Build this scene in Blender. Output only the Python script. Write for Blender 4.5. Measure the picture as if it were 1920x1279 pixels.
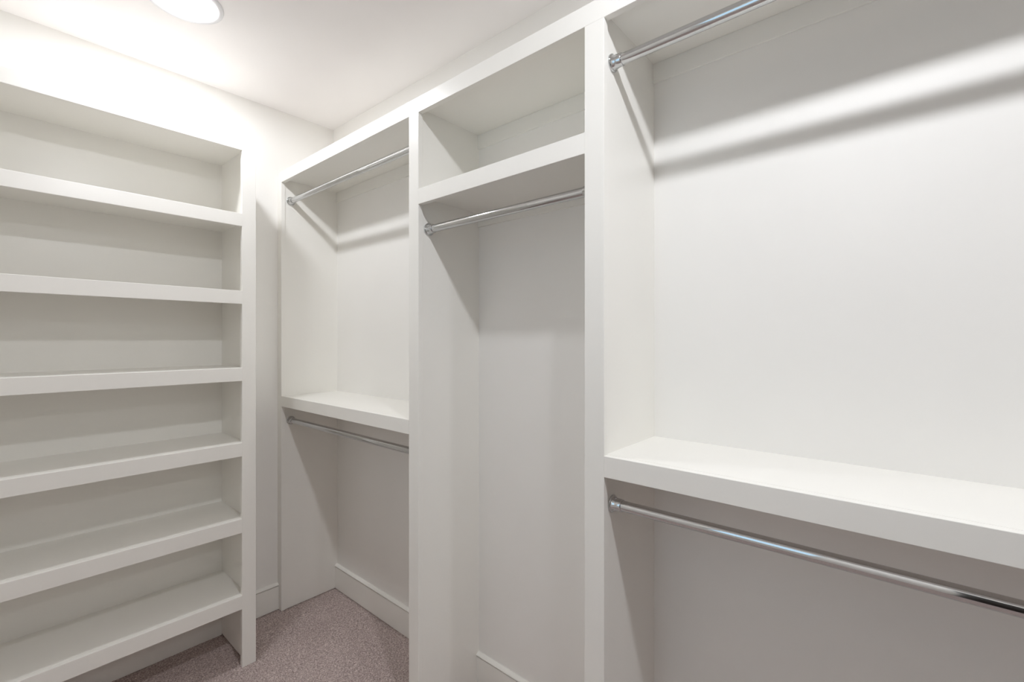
import bpy, bmesh, math, random
import numpy as np
from mathutils import Vector, Matrix

scene = bpy.context.scene
for o in list(bpy.data.objects):
    bpy.data.objects.remove(o)
C = scene.collection

# ------------------------------------------------------------------ camera
EYE = 1.362                      # eye height above the carpet
cam_data = bpy.data.cameras.new('camera')
cam_data.sensor_width = 36.0
cam_data.lens = 868.2 / 1920 * 36.0
cam_data.shift_y = -3.7 / 1920
cam_data.clip_start = 0.02
cam = bpy.data.objects.new('camera', cam_data)
C.objects.link(cam)
cam.location = (0, 0, EYE)
cam.rotation_euler = (math.radians(90), 0, -math.radians(49.227))
scene.camera = cam

# ------------------------------------------------------------------ light
LAMP_POWER = (5.7, 9.3, 7.2)
LAMP_SPOTS = [(0.47, 1.89), (0.47, 0.04), (0.47, -1.69)]
LAMP_COLOR = (0.933, 0.955, 1.0)
world = bpy.data.worlds.new('sky')
scene.world = world
world.use_nodes = True
bg = world.node_tree.nodes['Background']
bg.inputs['Color'].default_value = (0.56, 0.80, 1.0, 1)
bg.inputs['Strength'].default_value = 1.2

vs = scene.view_settings
vs.view_transform = 'Standard'
vs.look = 'None'
vs.gamma = 1.0
vs.use_curve_mapping = False
vs.exposure = 0.34
scene.cycles.max_bounces = 10
scene.cycles.diffuse_bounces = 9
scene.cycles.glossy_bounces = 5

# ------------------------------------------------------------------ materials
def new_mat(name):
    m = bpy.data.materials.new(name)
    m.use_nodes = True
    nt = m.node_tree
    return m, nt, nt.nodes['Principled BSDF']

def paint(name, col, rough, bump=0.02, scale=220.0, spec=0.5, vary=0.012):
    m, nt, b = new_mat(name)
    tc = nt.nodes.new('ShaderNodeTexCoord')
    n = nt.nodes.new('ShaderNodeTexNoise')
    n.inputs['Scale'].default_value = scale
    n.inputs['Detail'].default_value = 0
    nt.links.new(tc.outputs['Object'], n.inputs['Vector'])
    n2 = nt.nodes.new('ShaderNodeTexNoise')
    n2.inputs['Scale'].default_value = 6.0
    n2.inputs['Detail'].default_value = 0
    nt.links.new(tc.outputs['Object'], n2.inputs['Vector'])
    r = nt.nodes.new('ShaderNodeValToRGB')
    r.color_ramp.elements[0].color = tuple(c * (1 - vary) for c in col) + (1,)
    r.color_ramp.elements[1].color = tuple(min(1, c * (1 + vary)) for c in col) + (1,)
    nt.links.new(n2.outputs['Fac'], r.inputs['Fac'])
    nt.links.new(r.outputs['Color'], b.inputs['Base Color'])
    b.inputs['Roughness'].default_value = rough
    b.inputs['Specular IOR Level'].default_value = spec
    if not bump:
        nt.nodes.remove(n)
        return m
    bp = nt.nodes.new('ShaderNodeBump')
    bp.inputs['Strength'].default_value = bump
    bp.inputs['Distance'].default_value = 0.002
    nt.links.new(n.outputs['Fac'], bp.inputs['Height'])
    nt.links.new(bp.outputs['Normal'], b.inputs['Normal'])
    return m

M_TRIM = paint('semi_gloss_white_paint', (0.885, 0.871, 0.828), 0.30, 0.0)
M_WALL = paint('eggshell_white_paint', (0.885, 0.871, 0.84), 0.55, 0.0, 1.0, 0.4)
M_CEIL = paint('flat_white_ceiling_paint', (0.91, 0.888, 0.88), 0.85, 0.0, 1.0, 0.3)
M_ADDED_DOOR = paint('dark_added_door', (0.018, 0.013, 0.011), 0.35, 0.05, 60.0, 0.5, 0.3)  # near-black, so the added doors soak up bounce light

def chrome():
    m, nt, b = new_mat('polished_chrome')
    b.inputs['Metallic'].default_value = 1.0
    b.inputs['Base Color'].default_value = (0.62, 0.625, 0.63, 1)
    tc = nt.nodes.new('ShaderNodeTexCoord')
    n = nt.nodes.new('ShaderNodeTexNoise')
    n.inputs['Scale'].default_value = 40
    nt.links.new(tc.outputs['Object'], n.inputs['Vector'])
    mr = nt.nodes.new('ShaderNodeMapRange')
    mr.inputs['To Min'].default_value = 0.05
    mr.inputs['To Max'].default_value = 0.09
    nt.links.new(n.outputs['Fac'], mr.inputs['Value'])
    nt.links.new(mr.outputs['Result'], b.inputs['Roughness'])
    return m
M_CHROME = chrome()

def carpet():
    m, nt, b = new_mat('taupe_carpet')
    tc = nt.nodes.new('ShaderNodeTexCoord')
    def noise(scale, detail=2):
        n = nt.nodes.new('ShaderNodeTexNoise')
        n.inputs['Scale'].default_value = scale
        n.inputs['Detail'].default_value = detail
        nt.links.new(tc.outputs['Object'], n.inputs['Vector'])
        return n
    nf = noise(170, 3)
    nm = noise(55, 3)
    nl = noise(4, 2)
    r = nt.nodes.new('ShaderNodeValToRGB')
    e = r.color_ramp.elements
    e[0].position = 0.30
    e[0].color = (0.22, 0.165, 0.152, 1)
    e[1].position = 0.70
    e[1].color = (0.84, 0.725, 0.69, 1)
    mid = r.color_ramp.elements.new(0.5)
    mid.color = (0.48, 0.395, 0.372, 1)
    a = nt.nodes.new('ShaderNodeMath'); a.operation = 'MULTIPLY_ADD'
    a.inputs[1].default_value = 0.75
    nt.links.new(nf.outputs['Fac'], a.inputs[0])
    a2 = nt.nodes.new('ShaderNodeMath'); a2.operation = 'MULTIPLY'
    a2.inputs[1].default_value = 0.15
    nt.links.new(nm.outputs['Fac'], a2.inputs[0])
    a3 = nt.nodes.new('ShaderNodeMath'); a3.operation = 'MULTIPLY_ADD'
    a3.inputs[1].default_value = 0.10
    nt.links.new(nl.outputs['Fac'], a3.inputs[0])
    nt.links.new(a2.outputs[0], a3.inputs[2])
    nt.links.new(a3.outputs[0], a.inputs[2])
    nt.links.new(a.outputs[0], r.inputs['Fac'])
    nt.links.new(r.outputs['Color'], b.inputs['Base Color'])
    b.inputs['Roughness'].default_value = 0.95
    b.inputs['Specular IOR Level'].default_value = 0.1
    bp = nt.nodes.new('ShaderNodeBump')
    bp.inputs['Strength'].default_value = 0.5
    bp.inputs['Distance'].default_value = 0.003
    nt.links.new(nf.outputs['Fac'], bp.inputs['Height'])
    nt.links.new(bp.outputs['Normal'], b.inputs['Normal'])
    return m
M_CARPET = carpet()

def emitter(name, col, strength):
    m, nt, b = new_mat(name)
    b.inputs['Base Color'].default_value = (0.9, 0.9, 0.9, 1)
    b.inputs['Emission Color'].default_value = col + (1,)
    b.inputs['Emission Strength'].default_value = strength
    return m
M_LAMPTRIM = paint('white_enamel_trim', (0.80, 0.80, 0.82), 0.4, 0.0)

def glass():
    m = bpy.data.materials.new('window_glass')
    m.use_nodes = True
    nt = m.node_tree
    nt.nodes.clear()
    out = nt.nodes.new('ShaderNodeOutputMaterial')
    mix = nt.nodes.new('ShaderNodeMixShader')
    fr = nt.nodes.new('ShaderNodeFresnel')
    fr.inputs['IOR'].default_value = 1.45
    tr = nt.nodes.new('ShaderNodeBsdfTransparent')
    gl = nt.nodes.new('ShaderNodeBsdfGlossy')
    gl.inputs['Roughness'].default_value = 0.02
    nt.links.new(fr.outputs[0], mix.inputs[0])
    nt.links.new(tr.outputs[0], mix.inputs[1])
    nt.links.new(gl.outputs[0], mix.inputs[2])
    nt.links.new(mix.outputs[0], out.inputs['Surface'])
    return m
M_GLASS = glass()

# ------------------------------------------------------------------ helpers
# All z values in the tables below are heights above the eye level; Z() turns
# them into heights above the carpet.
def Z(z):
    return z + EYE

def mesh_obj(name, bm, mat, parent=None, smooth=False):
    me = bpy.data.meshes.new(name)
    bm.normal_update()
    bm.to_mesh(me)
    bm.free()
    if smooth:
        for p in me.polygons:
            p.use_smooth = True
    me.materials.append(mat)
    o = bpy.data.objects.new(name, me)
    C.objects.link(o)
    if parent is not None:
        o.parent = parent
        o.matrix_parent_inverse = parent.matrix_world.inverted()
    return o

def box_bm(x0, x1, y0, y1, z0, z1, bevel=0.0, along=None, bm=None):
    bm = bm or bmesh.new()
    vs_ = [bm.verts.new((x, y, z)) for x in (x0, x1) for y in (y0, y1) for z in (z0, z1)]
    def v(i, j, k):
        return vs_[i * 4 + j * 2 + k]
    bm.faces.new((v(0,0,0), v(0,0,1), v(0,1,1), v(0,1,0)))
    bm.faces.new((v(1,0,0), v(1,1,0), v(1,1,1), v(1,0,1)))
    bm.faces.new((v(0,0,0), v(1,0,0), v(1,0,1), v(0,0,1)))
    bm.faces.new((v(0,1,0), v(0,1,1), v(1,1,1), v(1,1,0)))
    bm.faces.new((v(0,0,0), v(0,1,0), v(1,1,0), v(1,0,0)))
    bm.faces.new((v(0,0,1), v(1,0,1), v(1,1,1), v(0,1,1)))
    if bevel:
        es = []
        for e in bm.edges:
            d = e.verts[1].co - e.verts[0].co
            ax = max(range(3), key=lambda i: abs(d[i]))
            if along is None or ax == along:
                es.append(e)
        bmesh.ops.bevel(bm, geom=es, offset=bevel, segments=2, affect='EDGES', profile=0.5)
    bmesh.ops.recalc_face_normals(bm, faces=bm.faces)
    return bm

def box(name, x0, x1, y0, y1, z0, z1, mat, parent=None, bevel=0.0, along=None):
    return mesh_obj(name, box_bm(x0, x1, y0, y1, z0, z1, bevel, along), mat, parent)

def empty(name, loc, label, cat, group=None):
    o = bpy.data.objects.new(name, None)
    o.empty_display_size = 0.1
    C.objects.link(o)
    o.location = loc
    o['label'] = label
    o['category'] = cat
    if group:
        o['group'] = group
    bpy.context.view_layer.update()
    return o

def struct(o, label=None):
    o['kind'] = 'structure'
    if label:
        o['label'] = label
    return o

def lathe_bm(profile, seg=40, axis='Y', at=(0, 0, 0), sign=1, close=False):
    """profile: list of (distance along axis, radius)."""
    bm = bmesh.new()
    rings = []
    for d, r in profile:
        ring = []
        for k in range(seg):
            a = 2 * math.pi * k / seg
            if axis == 'Y':
                co = (at[0] + r * math.cos(a), at[1] + sign * d, at[2] + r * math.sin(a))
            else:
                co = (at[0] + r * math.cos(a), at[1] + r * math.sin(a), at[2] + sign * d)
            ring.append(bm.verts.new(co))
        rings.append(ring)
    for a_, b_ in zip(rings[:-1], rings[1:]):
        for k in range(seg):
            bm.faces.new((a_[k], a_[(k + 1) % seg], b_[(k + 1) % seg], b_[k]))
    if close:
        bm.faces.new(rings[0])
        bm.faces.new(rings[-1])
    bmesh.ops.recalc_face_normals(bm, faces=bm.faces)
    return bm

def profile_bm(pts, p0, p1, out):
    """Extrude a (depth, height) profile from p0 to p1; depth runs along out."""
    bm = bmesh.new()
    rings = []
    for p in (p0, p1):
        rings.append([bm.verts.new((p[0] + out[0] * d, p[1] + out[1] * d, h)) for d, h in pts])
    n = len(pts)
    for k in range(n):
        bm.faces.new((rings[0][k], rings[0][(k + 1) % n], rings[1][(k + 1) % n], rings[1][k]))
    bm.faces.new(rings[0])
    bm.faces.new(list(reversed(rings[1])))
    bmesh.ops.recalc_face_normals(bm, faces=bm.faces)
    return bm

# ------------------------------------------------------------------ dimensions
XW = 1.300          # right wall
YB = 2.430          # back wall
XL = -0.600         # left wall
YF = -2.500         # wall behind the camera
CEIL = Z(1.160)
T = 0.10            # shell thickness
XF = 1.000          # face of the hanging units
FT = 0.019          # face frame thickness
YL = 2.098          # face of the shelf unit on the back wall

# ------------------------------------------------------------------ the room
struct(box('wall_right', XW, XW + T, YF - T, YB + T, -0.02, CEIL + 0.16, M_WALL))
struct(box('wall_back', XL - T, XW + T, YB, YB + T, -0.02, CEIL + 0.16, M_WALL))
FLOOR = struct(box('floor', XL - T, XW + T, YF - T, YB + T, -0.05, -0.006, M_CARPET))

# left wall with a window and an opening for the added door
WIN = (0.32, 0.86, Z(-0.35), Z(0.72))
ADDED_DOOR = (-1.60, -0.14, 0.0, 2.04)
ADDED_DOOR2 = (-0.45, 0.90)
def wall_front():
    bm = bmesh.new()
    box_bm(XL - T, ADDED_DOOR2[0], YF - T, YF, -0.02, CEIL + 0.16, bm=bm)
    box_bm(ADDED_DOOR2[0], ADDED_DOOR2[1], YF - T, YF, 2.04, CEIL + 0.16, bm=bm)
    box_bm(ADDED_DOOR2[1], XW + T, YF - T, YF, -0.02, CEIL + 0.16, bm=bm)
    return mesh_obj('wall_front', bm, M_WALL)
struct(wall_front())
def wall_left():
    bm = bmesh.new()
    ys = [YF - T, ADDED_DOOR[0], ADDED_DOOR[1], WIN[0], WIN[1], YB + T]
    box_bm(XL - T, XL, ys[0], ys[1], -0.02, CEIL + 0.16, bm=bm)
    box_bm(XL - T, XL, ys[1], ys[2], ADDED_DOOR[3], CEIL + 0.16, bm=bm)
    box_bm(XL - T, XL, ys[2], ys[3], -0.02, CEIL + 0.16, bm=bm)
    box_bm(XL - T, XL, ys[3], ys[4], -0.02, WIN[2], bm=bm)
    box_bm(XL - T, XL, ys[3], ys[4], WIN[3], CEIL + 0.16, bm=bm)
    box_bm(XL - T, XL, ys[4], ys[5], -0.02, CEIL + 0.16, bm=bm)
    return mesh_obj('wall_left', bm, M_WALL)
struct(wall_left())

def lamp_hole_ceiling():
    """Ceiling slab with a round hole for every can light."""
    bm = bmesh.new()
    x0, x1 = XL - T, XW + T
    half = 0.16
    seg = 48
    ys = sorted(y for _, y in LAMP_SPOTS)
    lx = LAMP_SPOTS[0][0]
    def quad(xa, xb, ya, yb):
        f = bm.faces.new([bm.verts.new((x, y, CEIL)) for x, y in ((xa, ya), (xa, yb), (xb, yb), (xb, ya))])
    cuts = [YF - T]
    for y in ys:
        cuts += [y - half, y + half]
    cuts.append(YB + T)
    for i in range(0, len(cuts), 2):
        quad(x0, x1, cuts[i], cuts[i + 1])
    for y in ys:
        quad(x0, lx - half, y - half, y + half)
        quad(lx + half, x1, y - half, y + half)
        inner, outer = [], []
        for k in range(seg):
            a = 2 * math.pi * k / seg
            c, s = math.cos(a), math.sin(a)
            q = half / max(abs(c), abs(s))
            inner.append(bm.verts.new((lx + 0.098 * c, y + 0.098 * s, CEIL)))
            outer.append(bm.verts.new((lx + q * c, y + q * s, CEIL)))
        for k in range(seg):
            j = (k + 1) % seg
            bm.faces.new((inner[k], outer[k], outer[j], inner[j]))
    for f in bm.faces:
        f.normal_update()
        if f.normal.z > 0:
            f.normal_flip()
    # closed back so that no daylight leaks through the holes
    box_bm(x0, x1, YF - T, YB + T, CEIL + 0.12, CEIL + 0.16, bm=bm)
    return mesh_obj('ceiling', bm, M_CEIL)
struct(lamp_hole_ceiling())

# ------------------------------------------------------------------ hanging units on the right wall
END = (2.385, YB)                 # end stile against the back wall
STM = (1.2892, 1.3434)            # stile between the far and middle bays
STR = (0.5666, 0.6217)            # stile between the middle and near bays
STN = (-1.056, -1.002)            # last stile, out of the picture
INS = 0.004                       # panels stand a little behind the stile edges
TOP0, TOP1 = 0.7842, 0.8380       # top rail
MID0, MID1 = 0.4661, 0.5195       # fixed shelf of the middle bay
LOW0, LOW1 = -0.3370, -0.2849     # fixed shelf of the outer bays
CLT = 0.747                       # lower edge of the wall cleats
BV = 0.0012

def stile(y0, y1, par, z1=TOP0):
    return box('stile', XF, XF + FT, y0, y1, 0.0, Z(z1), M_TRIM, par, BV, 2)

def rail(y0, y1, z0, z1, par, name='rail'):
    return box(name, XF, XF + FT, y0, y1, Z(z0), Z(z1), M_TRIM, par, BV, 1)

def shelf(y0, y1, z0, z1, par, ya, yb):
    s = box('shelf', XF + FT, XW, y0, y1, Z(z1) - 0.026, Z(z1), M_TRIM, par)
    rail(ya, yb, z0, z1, s, 'shelf_front')
    return s

def divider(y0, y1, par):
    return box('side_panel', XF + FT, XW, y0, y1, 0.0, Z(TOP1) - 0.036, M_TRIM, par)

def top_board(y0, y1, par):
    return box('top_panel', XF + FT, XW, y0, y1, Z(TOP1) - 0.036, Z(TOP1), M_TRIM, par)

def cleat(y0, y1, z0, z1, par):
    return box('cleat', XW - 0.007, XW, y0, y1, Z(z0), Z(z1), M_TRIM, par, 0.001, 1)

# far bay
G = 'white hanging bays along the wall'
u = empty('hanging_unit', (1.15, (END[0] + STM[1]) / 2, 0),
          'white double-hang closet bay in the far corner, lower shelf over carpet', 'closet unit', G)
stile(END[0], END[1], u)
rail(STM[1], END[1], TOP0, TOP1, u)
divider(END[0] + INS, YB, u)
top_board(STM[1], YB, u)
shelf(STM[1], END[0] + INS, LOW0, LOW1, u, STM[1], END[0])
cleat(STM[1], END[0] + INS, CLT, TOP1 - 0.036, u)
# middle bay: owns the stile and panel on its far side
u = empty('hanging_unit', (1.15, (STM[0] + STR[1]) / 2, 0),
          'narrow white middle closet bay with a cubby above its single rod', 'closet unit', G)
stile(STM[0], STM[1], u)
rail(STR[1], STM[1], TOP0, TOP1, u)
divider(STM[0] + INS, STM[1], u)
top_board(STR[1], STM[1], u)
shelf(STR[1], STM[0] + INS, MID0, MID1, u, STR[1], STM[0])
cleat(STR[1], STM[0] + INS, CLT, TOP1 - 0.036, u)
cleat(STR[1], STM[0] + INS, 0.440, MID1 - 0.026, u)
# near bay: owns the stiles and panels on both sides
u = empty('hanging_unit', (1.15, (STR[0] + STN[1]) / 2, 0),
          'wide white double-hang closet bay nearest the camera, cut off at right', 'closet unit', G)
stile(STR[0], STR[1], u)
stile(STN[0], STN[1], u)
rail(STN[0], STR[1], TOP0, TOP1, u)
divider(STR[0] + INS, STR[1], u)
divider(STN[0], STN[1] - INS, u)
top_board(STN[0], STR[1], u)
shelf(STN[1] - INS, STR[0] + INS, LOW0, LOW1, u, STN[1], STR[0])
cleat(STN[1] - INS, STR[0] + INS, CLT, TOP1 - 0.036, u)

# ------------------------------------------------------------------ shelf unit on the back wall
SX0, SX1 = -0.560, 0.7757
STW = 0.0536
IN_R = 0.742                      # inner face of the right side panel
IN_L = SX0 + 0.034
BACK = 2.405
u = empty('shelf_unit', ((SX0 + SX1) / 2, (YL + YB) / 2, 0),
          'tall white open bookcase of seven stacked cubbies against the back wall', 'shelf unit')
box('stile', SX1 - STW, SX1, YL, YL + FT, 0.0, Z(0.782), M_TRIM, u, BV, 2)
box('stile', SX0, SX0 + STW, YL, YL + FT, 0.0, Z(0.782), M_TRIM, u, BV, 2)
box('rail', SX0, SX1, YL, YL + FT, Z(0.782), Z(0.8335), M_TRIM, u, BV, 0)
box('side_panel', IN_R, IN_R + 0.026, YL + FT, YB, 0.007, Z(0.8335) - 0.036, M_TRIM, u)
box('side_panel', IN_L - 0.026, IN_L, YL + FT, YB, 0.007, Z(0.8335) - 0.036, M_TRIM, u)
box('top_panel', IN_L - 0.026, IN_R + 0.026, YL + FT, YB, Z(0.8335) - 0.036, Z(0.8335), M_TRIM, u)
box('back_panel', IN_L, IN_R, BACK, YB, 0.0, Z(0.8335) - 0.036, M_TRIM, u)
for t, b in ((0.5195, 0.4670), (0.2000, 0.1453), (-0.1193, -0.1737), (-0.4300, -0.4860), (-0.7455, -0.8030), (-1.0631, -1.1194)):
    s = box('shelf', IN_L, IN_R, YL + FT, BACK, Z(t) - 0.026, Z(t), M_TRIM, u)
    box('shelf_front', SX0 + STW, SX1 - STW, YL, YL + FT, Z(b), Z(t), M_TRIM, s, BV, 0)

# ------------------------------------------------------------------ baseboards
BASE = [(0, 0), (0.0130, 0), (0.0130, 0.1150), (0.0020, 0.1150), (0.0020, 0.1205), (0.0157, 0.1205),
        (0.0150, 0.1235), (0.0085, 0.1285), (0.0040, 0.1310), (0, 0.1310)]
def baseboard(name, p0, p1, out):
    return struct(mesh_obj(name, profile_bm(BASE, p0, p1, out), M_TRIM))
baseboard('baseboard_back', (IN_R + 0.026, YB), (XF + FT, YB), (0, -1))
baseboard('baseboard_right', (XW, STM[1]), (XW, END[0] + INS), (-1, 0))
baseboard('baseboard_right', (XW, STR[1]), (XW, STM[0] + INS), (-1, 0))
baseboard('baseboard_right', (XW, STN[1] - INS), (XW, STR[0] + INS), (-1, 0))
baseboard('baseboard_right', (XW, YF), (XW, STN[0]), (-1, 0))
baseboard('baseboard_left', (XL, ADDED_DOOR[1] + 0.07), (XL, YB), (1, 0))
baseboard('baseboard_left', (XL, YF), (XL, ADDED_DOOR[0] - 0.07), (1, 0))
baseboard('baseboard_front', (ADDED_DOOR2[1] + 0.07, YF), (XW - 0.0135, YF), (0, 1))

# ------------------------------------------------------------------ chrome closet rods
RX = 1.048
RR = 0.0134
def closet_rod(y0, y1, z, label):
    zz = Z(z)
    u = empty('closet_rod', (RX, (y0 + y1) / 2, zz), label, 'closet rod', 'chrome closet rods')
    g = 0.004
    mesh_obj('tube', lathe_bm([(0, RR), (y1 - y0 - 2 * g, RR)], 48, 'Y', (RX, y0 + g, zz), 1, False), M_CHROME, u, True)
    for yy, sg in ((y0, 1), (y1, -1)):
        fl = mesh_obj('flange', lathe_bm([(0.0, 0.0215), (0.0030, 0.0220), (0.0048, 0.0212), (0.0056, 0.0195), (0.0056, 0.0140)],
                                         40, 'Y', (RX, yy, zz), sg, False), M_CHROME, u, True)
        cup = mesh_obj('socket', lathe_bm([(0.0050, 0.0188), (0.0080, 0.0176), (0.0150, 0.0162), (0.0270, 0.0156),
                                     (0.0290, 0.0150), (0.0290, 0.0130)], 40, 'Y', (RX, yy, zz), sg), M_CHROME, fl, True)
        for k in range(3):            # set screws round the socket
            a = math.radians(100 + 120 * k)
            c = Vector((RX + 0.0163 * math.cos(a), yy + sg * 0.012, zz + 0.0163 * math.sin(a)))
            bm = bmesh.new()
            bmesh.ops.create_cone(bm, cap_ends=True, segments=12, radius1=0.0026, radius2=0.0020, depth=0.0024)
            rot = Vector((0, 0, 1)).rotation_difference(Vector((math.cos(a), 0, math.sin(a)))).to_matrix().to_4x4()
            bmesh.ops.transform(bm, matrix=Matrix.Translation(c) @ rot, verts=bm.verts)
            mesh_obj('screw', bm, M_CHROME, fl)
    return u
closet_rod(STM[1], END[0] + INS, 0.700, 'upper chrome rod in the far corner bay, under the top board')
closet_rod(STM[1], END[0] + INS, -0.412, 'lower chrome rod in the far corner bay, under the shelf')
closet_rod(STR[1], STM[0] + INS, 0.387, 'single chrome rod in the narrow middle bay, below its cubby')
closet_rod(STN[1] - INS, STR[0] + INS, 0.694, 'upper chrome rod in the wide near bay, cut by the top edge')
closet_rod(STN[1] - INS, STR[0] + INS, -0.414, 'lower chrome rod in the wide near bay, reflecting blue daylight')

# ------------------------------------------------------------------ recessed ceiling lights
def can_light(x, y, power, label):
    u = empty('ceiling_light', (x, y, CEIL), label, 'ceiling light', 'recessed ceiling lights')
    at = (x, y, CEIL)
    mesh_obj('trim_ring', lathe_bm([(0.0, 0.0980), (0.0, 0.1150), (-0.0030, 0.1140), (-0.0055, 0.1080),
                                    (-0.0055, 0.0960), (-0.0020, 0.0900), (0.0, 0.0900)], 64, 'Z', at), M_LAMPTRIM, u, True)
    mesh_obj('baffle', lathe_bm([(-0.0020, 0.0905), (0.0060, 0.0860), (0.0100, 0.0600), (0.0110, 0.0400), (0.0110, 0.001)], 64, 'Z', at), M_LAMPTRIM, u, True)
    r = 0.041
    prof = [(0.0110, r), (0.0005, r), (-0.0050, r * 0.86), (-0.0078, r * 0.50), (-0.0084, 0.001)]
    mesh_obj('lens', lathe_bm(prof, 16, 'Z', at), emitter('lit_lamp_lens', LAMP_COLOR, power / (math.pi * math.pi * r * r)), u, True)
    return u
can_light(*LAMP_SPOTS[0], LAMP_POWER[0], 'lit round recessed ceiling light at the upper left edge')
can_light(*LAMP_SPOTS[1], LAMP_POWER[1], 'lit recessed ceiling light above the camera, out of view')
can_light(*LAMP_SPOTS[2], LAMP_POWER[2], 'lit recessed ceiling light behind the camera, out of view')

# ------------------------------------------------------------------ left-wall window, and added dark doors (behind the camera)
wy0, wy1, wz0, wz1 = WIN
w = mesh_obj('window_1', (lambda bm: (
    box_bm(XL - T, XL + 0.018, wy0 - 0.07, wy0, wz0 - 0.07, wz1 + 0.07, bm=bm),
    box_bm(XL - T, XL + 0.018, wy1, wy1 + 0.07, wz0 - 0.07, wz1 + 0.07, bm=bm),
    box_bm(XL - T, XL + 0.018, wy0, wy1, wz1, wz1 + 0.07, bm=bm),
    box_bm(XL - T, XL + 0.018, wy0, wy1, wz0 - 0.07, wz0, bm=bm), bm)[-1])(bmesh.new()), M_TRIM)
struct(w)
sash = mesh_obj('sash', (lambda bm: (
    box_bm(XL - 0.06, XL - 0.03, wy0, wy0 + 0.035, wz0, wz1, bm=bm),
    box_bm(XL - 0.06, XL - 0.03, wy1 - 0.035, wy1, wz0, wz1, bm=bm),
    box_bm(XL - 0.06, XL - 0.03, wy0 + 0.035, wy1 - 0.035, wz0, wz0 + 0.035, bm=bm),
    box_bm(XL - 0.06, XL - 0.03, wy0 + 0.035, wy1 - 0.035, wz1 - 0.035, wz1, bm=bm),
    box_bm(XL - 0.06, XL - 0.03, wy0 + 0.035, wy1 - 0.035, (wz0 + wz1) / 2 - 0.015, (wz0 + wz1) / 2 + 0.015, bm=bm), bm)[-1])(bmesh.new()), M_TRIM, w)
box('pane', XL - 0.047, XL - 0.043, wy0 + 0.035, wy1 - 0.035, wz0 + 0.035, (wz0 + wz1) / 2 - 0.015, M_GLASS, w)
box('pane', XL - 0.047, XL - 0.043, wy0 + 0.035, wy1 - 0.035, (wz0 + wz1) / 2 + 0.015, wz1 - 0.035, M_GLASS, w)

def door(name, p0, along, inward, width, height, leaves):
    """Unseen dark door, added to shape reflections and bounce light; p0 = hinge corner at the floor, inward = into the room."""
    ax = Vector(along + (0,)); iw = Vector(inward + (0,)); p0 = Vector(p0 + (0,))
    M = Matrix(((ax.x, iw.x, 0, p0.x), (ax.y, iw.y, 0, p0.y), (0, 0, 1, 0), (0, 0, 0, 1)))
    def put(n, bm, mat, par=None, smooth=False):
        bmesh.ops.transform(bm, matrix=M, verts=bm.verts)
        bmesh.ops.recalc_face_normals(bm, faces=bm.faces)
        return mesh_obj(n, bm, mat, par, smooth)
    bm = bmesh.new()
    box_bm(-0.07, 0, 0, 0.016, 0.0, height + 0.07, bm=bm)
    box_bm(width, width + 0.07, 0, 0.016, 0.0, height + 0.07, bm=bm)
    box_bm(0, width, 0, 0.016, height, height + 0.07, bm=bm)
    d = struct(put(name, bm, M_TRIM))
    w1 = width / leaves
    for k in range(leaves):
        leaf = put('added_door_leaf', box_bm(k * w1 + 0.003, (k + 1) * w1 - 0.003, -0.045, -0.005, 0.006, height - 0.003, 0.002), M_ADDED_DOOR, d)
        hx = k * w1 + (w1 - 0.07 if k % 2 == 0 else 0.07)
        put('added_door_handle', lathe_bm([(-0.005, 0.028), (0.004, 0.028), (0.006, 0.012), (0.033, 0.012), (0.043, 0.026), (0.058, 0.026), (0.064, 0.010)],
                                    24, 'Y', (hx, 0, 0.95), 1), M_CHROME, leaf, True)
    return d
door('added_door_1', (XL, ADDED_DOOR[0]), (0, 1), (1, 0), ADDED_DOOR[1] - ADDED_DOOR[0], ADDED_DOOR[3], 2)  # added out of view: dark reflection in the rods, less bounce near the floor
door('added_door_2', (ADDED_DOOR2[0], YF), (1, 0), (0, 1), ADDED_DOOR2[1] - ADDED_DOOR2[0], ADDED_DOOR[3], 2)  # added behind the camera to lower the ambient light near the floor

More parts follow.
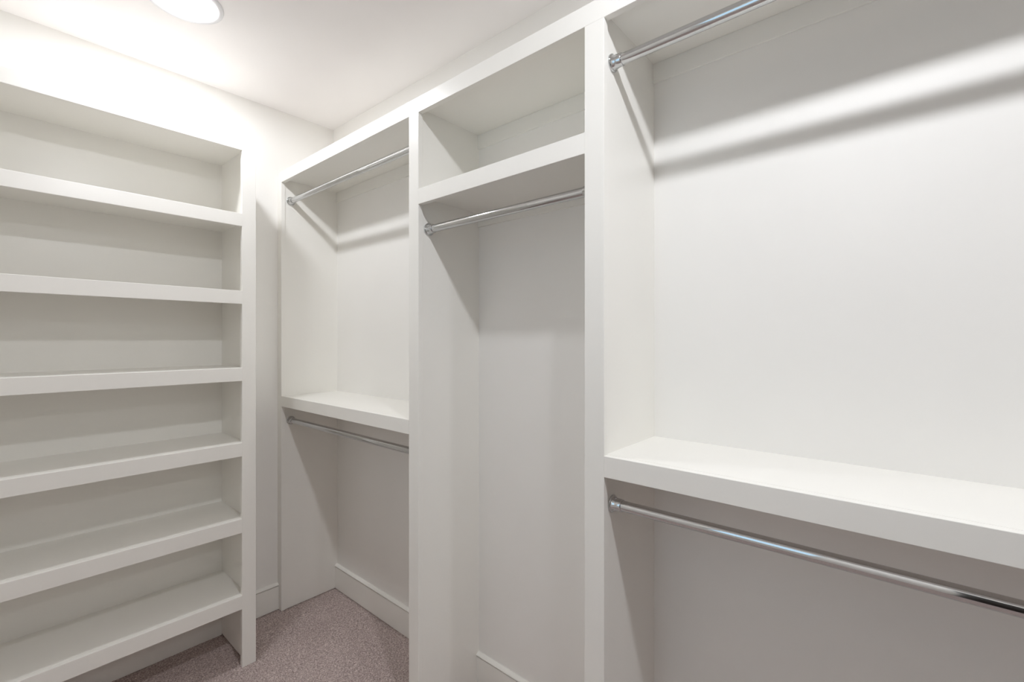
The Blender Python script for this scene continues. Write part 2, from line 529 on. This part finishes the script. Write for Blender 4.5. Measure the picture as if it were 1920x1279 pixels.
# ------------------------------------------------------------------ carpet pile
def carpet_pile():
    rng = np.random.default_rng(7)
    def grid(x0, x1, y0, y1, step, amp):
        nx = int((x1 - x0) / step) + 1
        ny = int((y1 - y0) / step) + 1
        X, Y = np.meshgrid(np.linspace(x0, x1, nx), np.linspace(y0, y1, ny), indexing='ij')
        h = rng.normal(0, amp, X.shape)
        # slow undulation from foot and vacuum marks
        und = np.zeros_like(X)
        for _ in range(10):
            kx, ky = rng.normal(0, 22, 2)
            und += np.sin(kx * X + ky * Y + rng.uniform(0, 6.28))
        h += und * 0.0005
        X = X + rng.normal(0, step * 0.22, X.shape)
        Y = Y + rng.normal(0, step * 0.22, Y.shape)
        # pile rolls down where it meets the boards
        edge = np.minimum(np.abs(X - (XW - 0.0135)), np.abs(Y - (END[0] + INS)) + np.where(X < XF, 1.0, 0.0))
        edge = np.minimum(edge, np.abs(Y - (YB - 0.0135)))
        h -= 0.006 * np.clip(1 - edge / 0.016, 0, 1) ** 2
        # tufts lean out beyond nothing: keep inside the room
        X = np.clip(X, XL + 0.001, XW - 0.001)
        Y = np.clip(Y, YF + 0.001, YB - 0.001)
        co = np.stack([X, Y, h], -1).reshape(-1, 3)
        idx = np.arange(nx * ny).reshape(nx, ny)
        q = np.stack([idx[:-1, :-1], idx[1:, :-1], idx[1:, 1:], idx[:-1, 1:]], -1).reshape(-1, 4)
        return co, q
    parts = [grid(-0.6, 1.2995, 1.0, 2.4295, 0.0034, 0.0011), grid(-0.6, 1.2995, -2.5, 1.0, 0.02, 0.001)]
    cos, qs, off = [], [], 0
    for co, q in parts:
        cos.append(co); qs.append(q + off); off += len(co)
    co = np.concatenate(cos); q = np.concatenate(qs)
    me = bpy.data.meshes.new('carpet_pile')
    me.vertices.add(len(co))
    me.vertices.foreach_set('co', co.astype(np.float32).ravel())
    me.loops.add(len(q) * 4)
    me.loops.foreach_set('vertex_index', q.astype(np.int32).ravel())
    me.polygons.add(len(q))
    me.polygons.foreach_set('loop_start', np.arange(0, len(q) * 4, 4, dtype=np.int32))
    me.polygons.foreach_set('loop_total', np.full(len(q), 4, dtype=np.int32))
    me.polygons.foreach_set('use_smooth', np.ones(len(q), dtype=bool))
    me.update()
    me.validate()
    me.materials.append(M_CARPET)
    o = bpy.data.objects.new('carpet_pile', me)
    C.objects.link(o)
    o['kind'] = 'stuff'
    o['label'] = 'short taupe cut-pile carpet covering the closet floor'
    o.parent = FLOOR
    return o
carpet_pile()
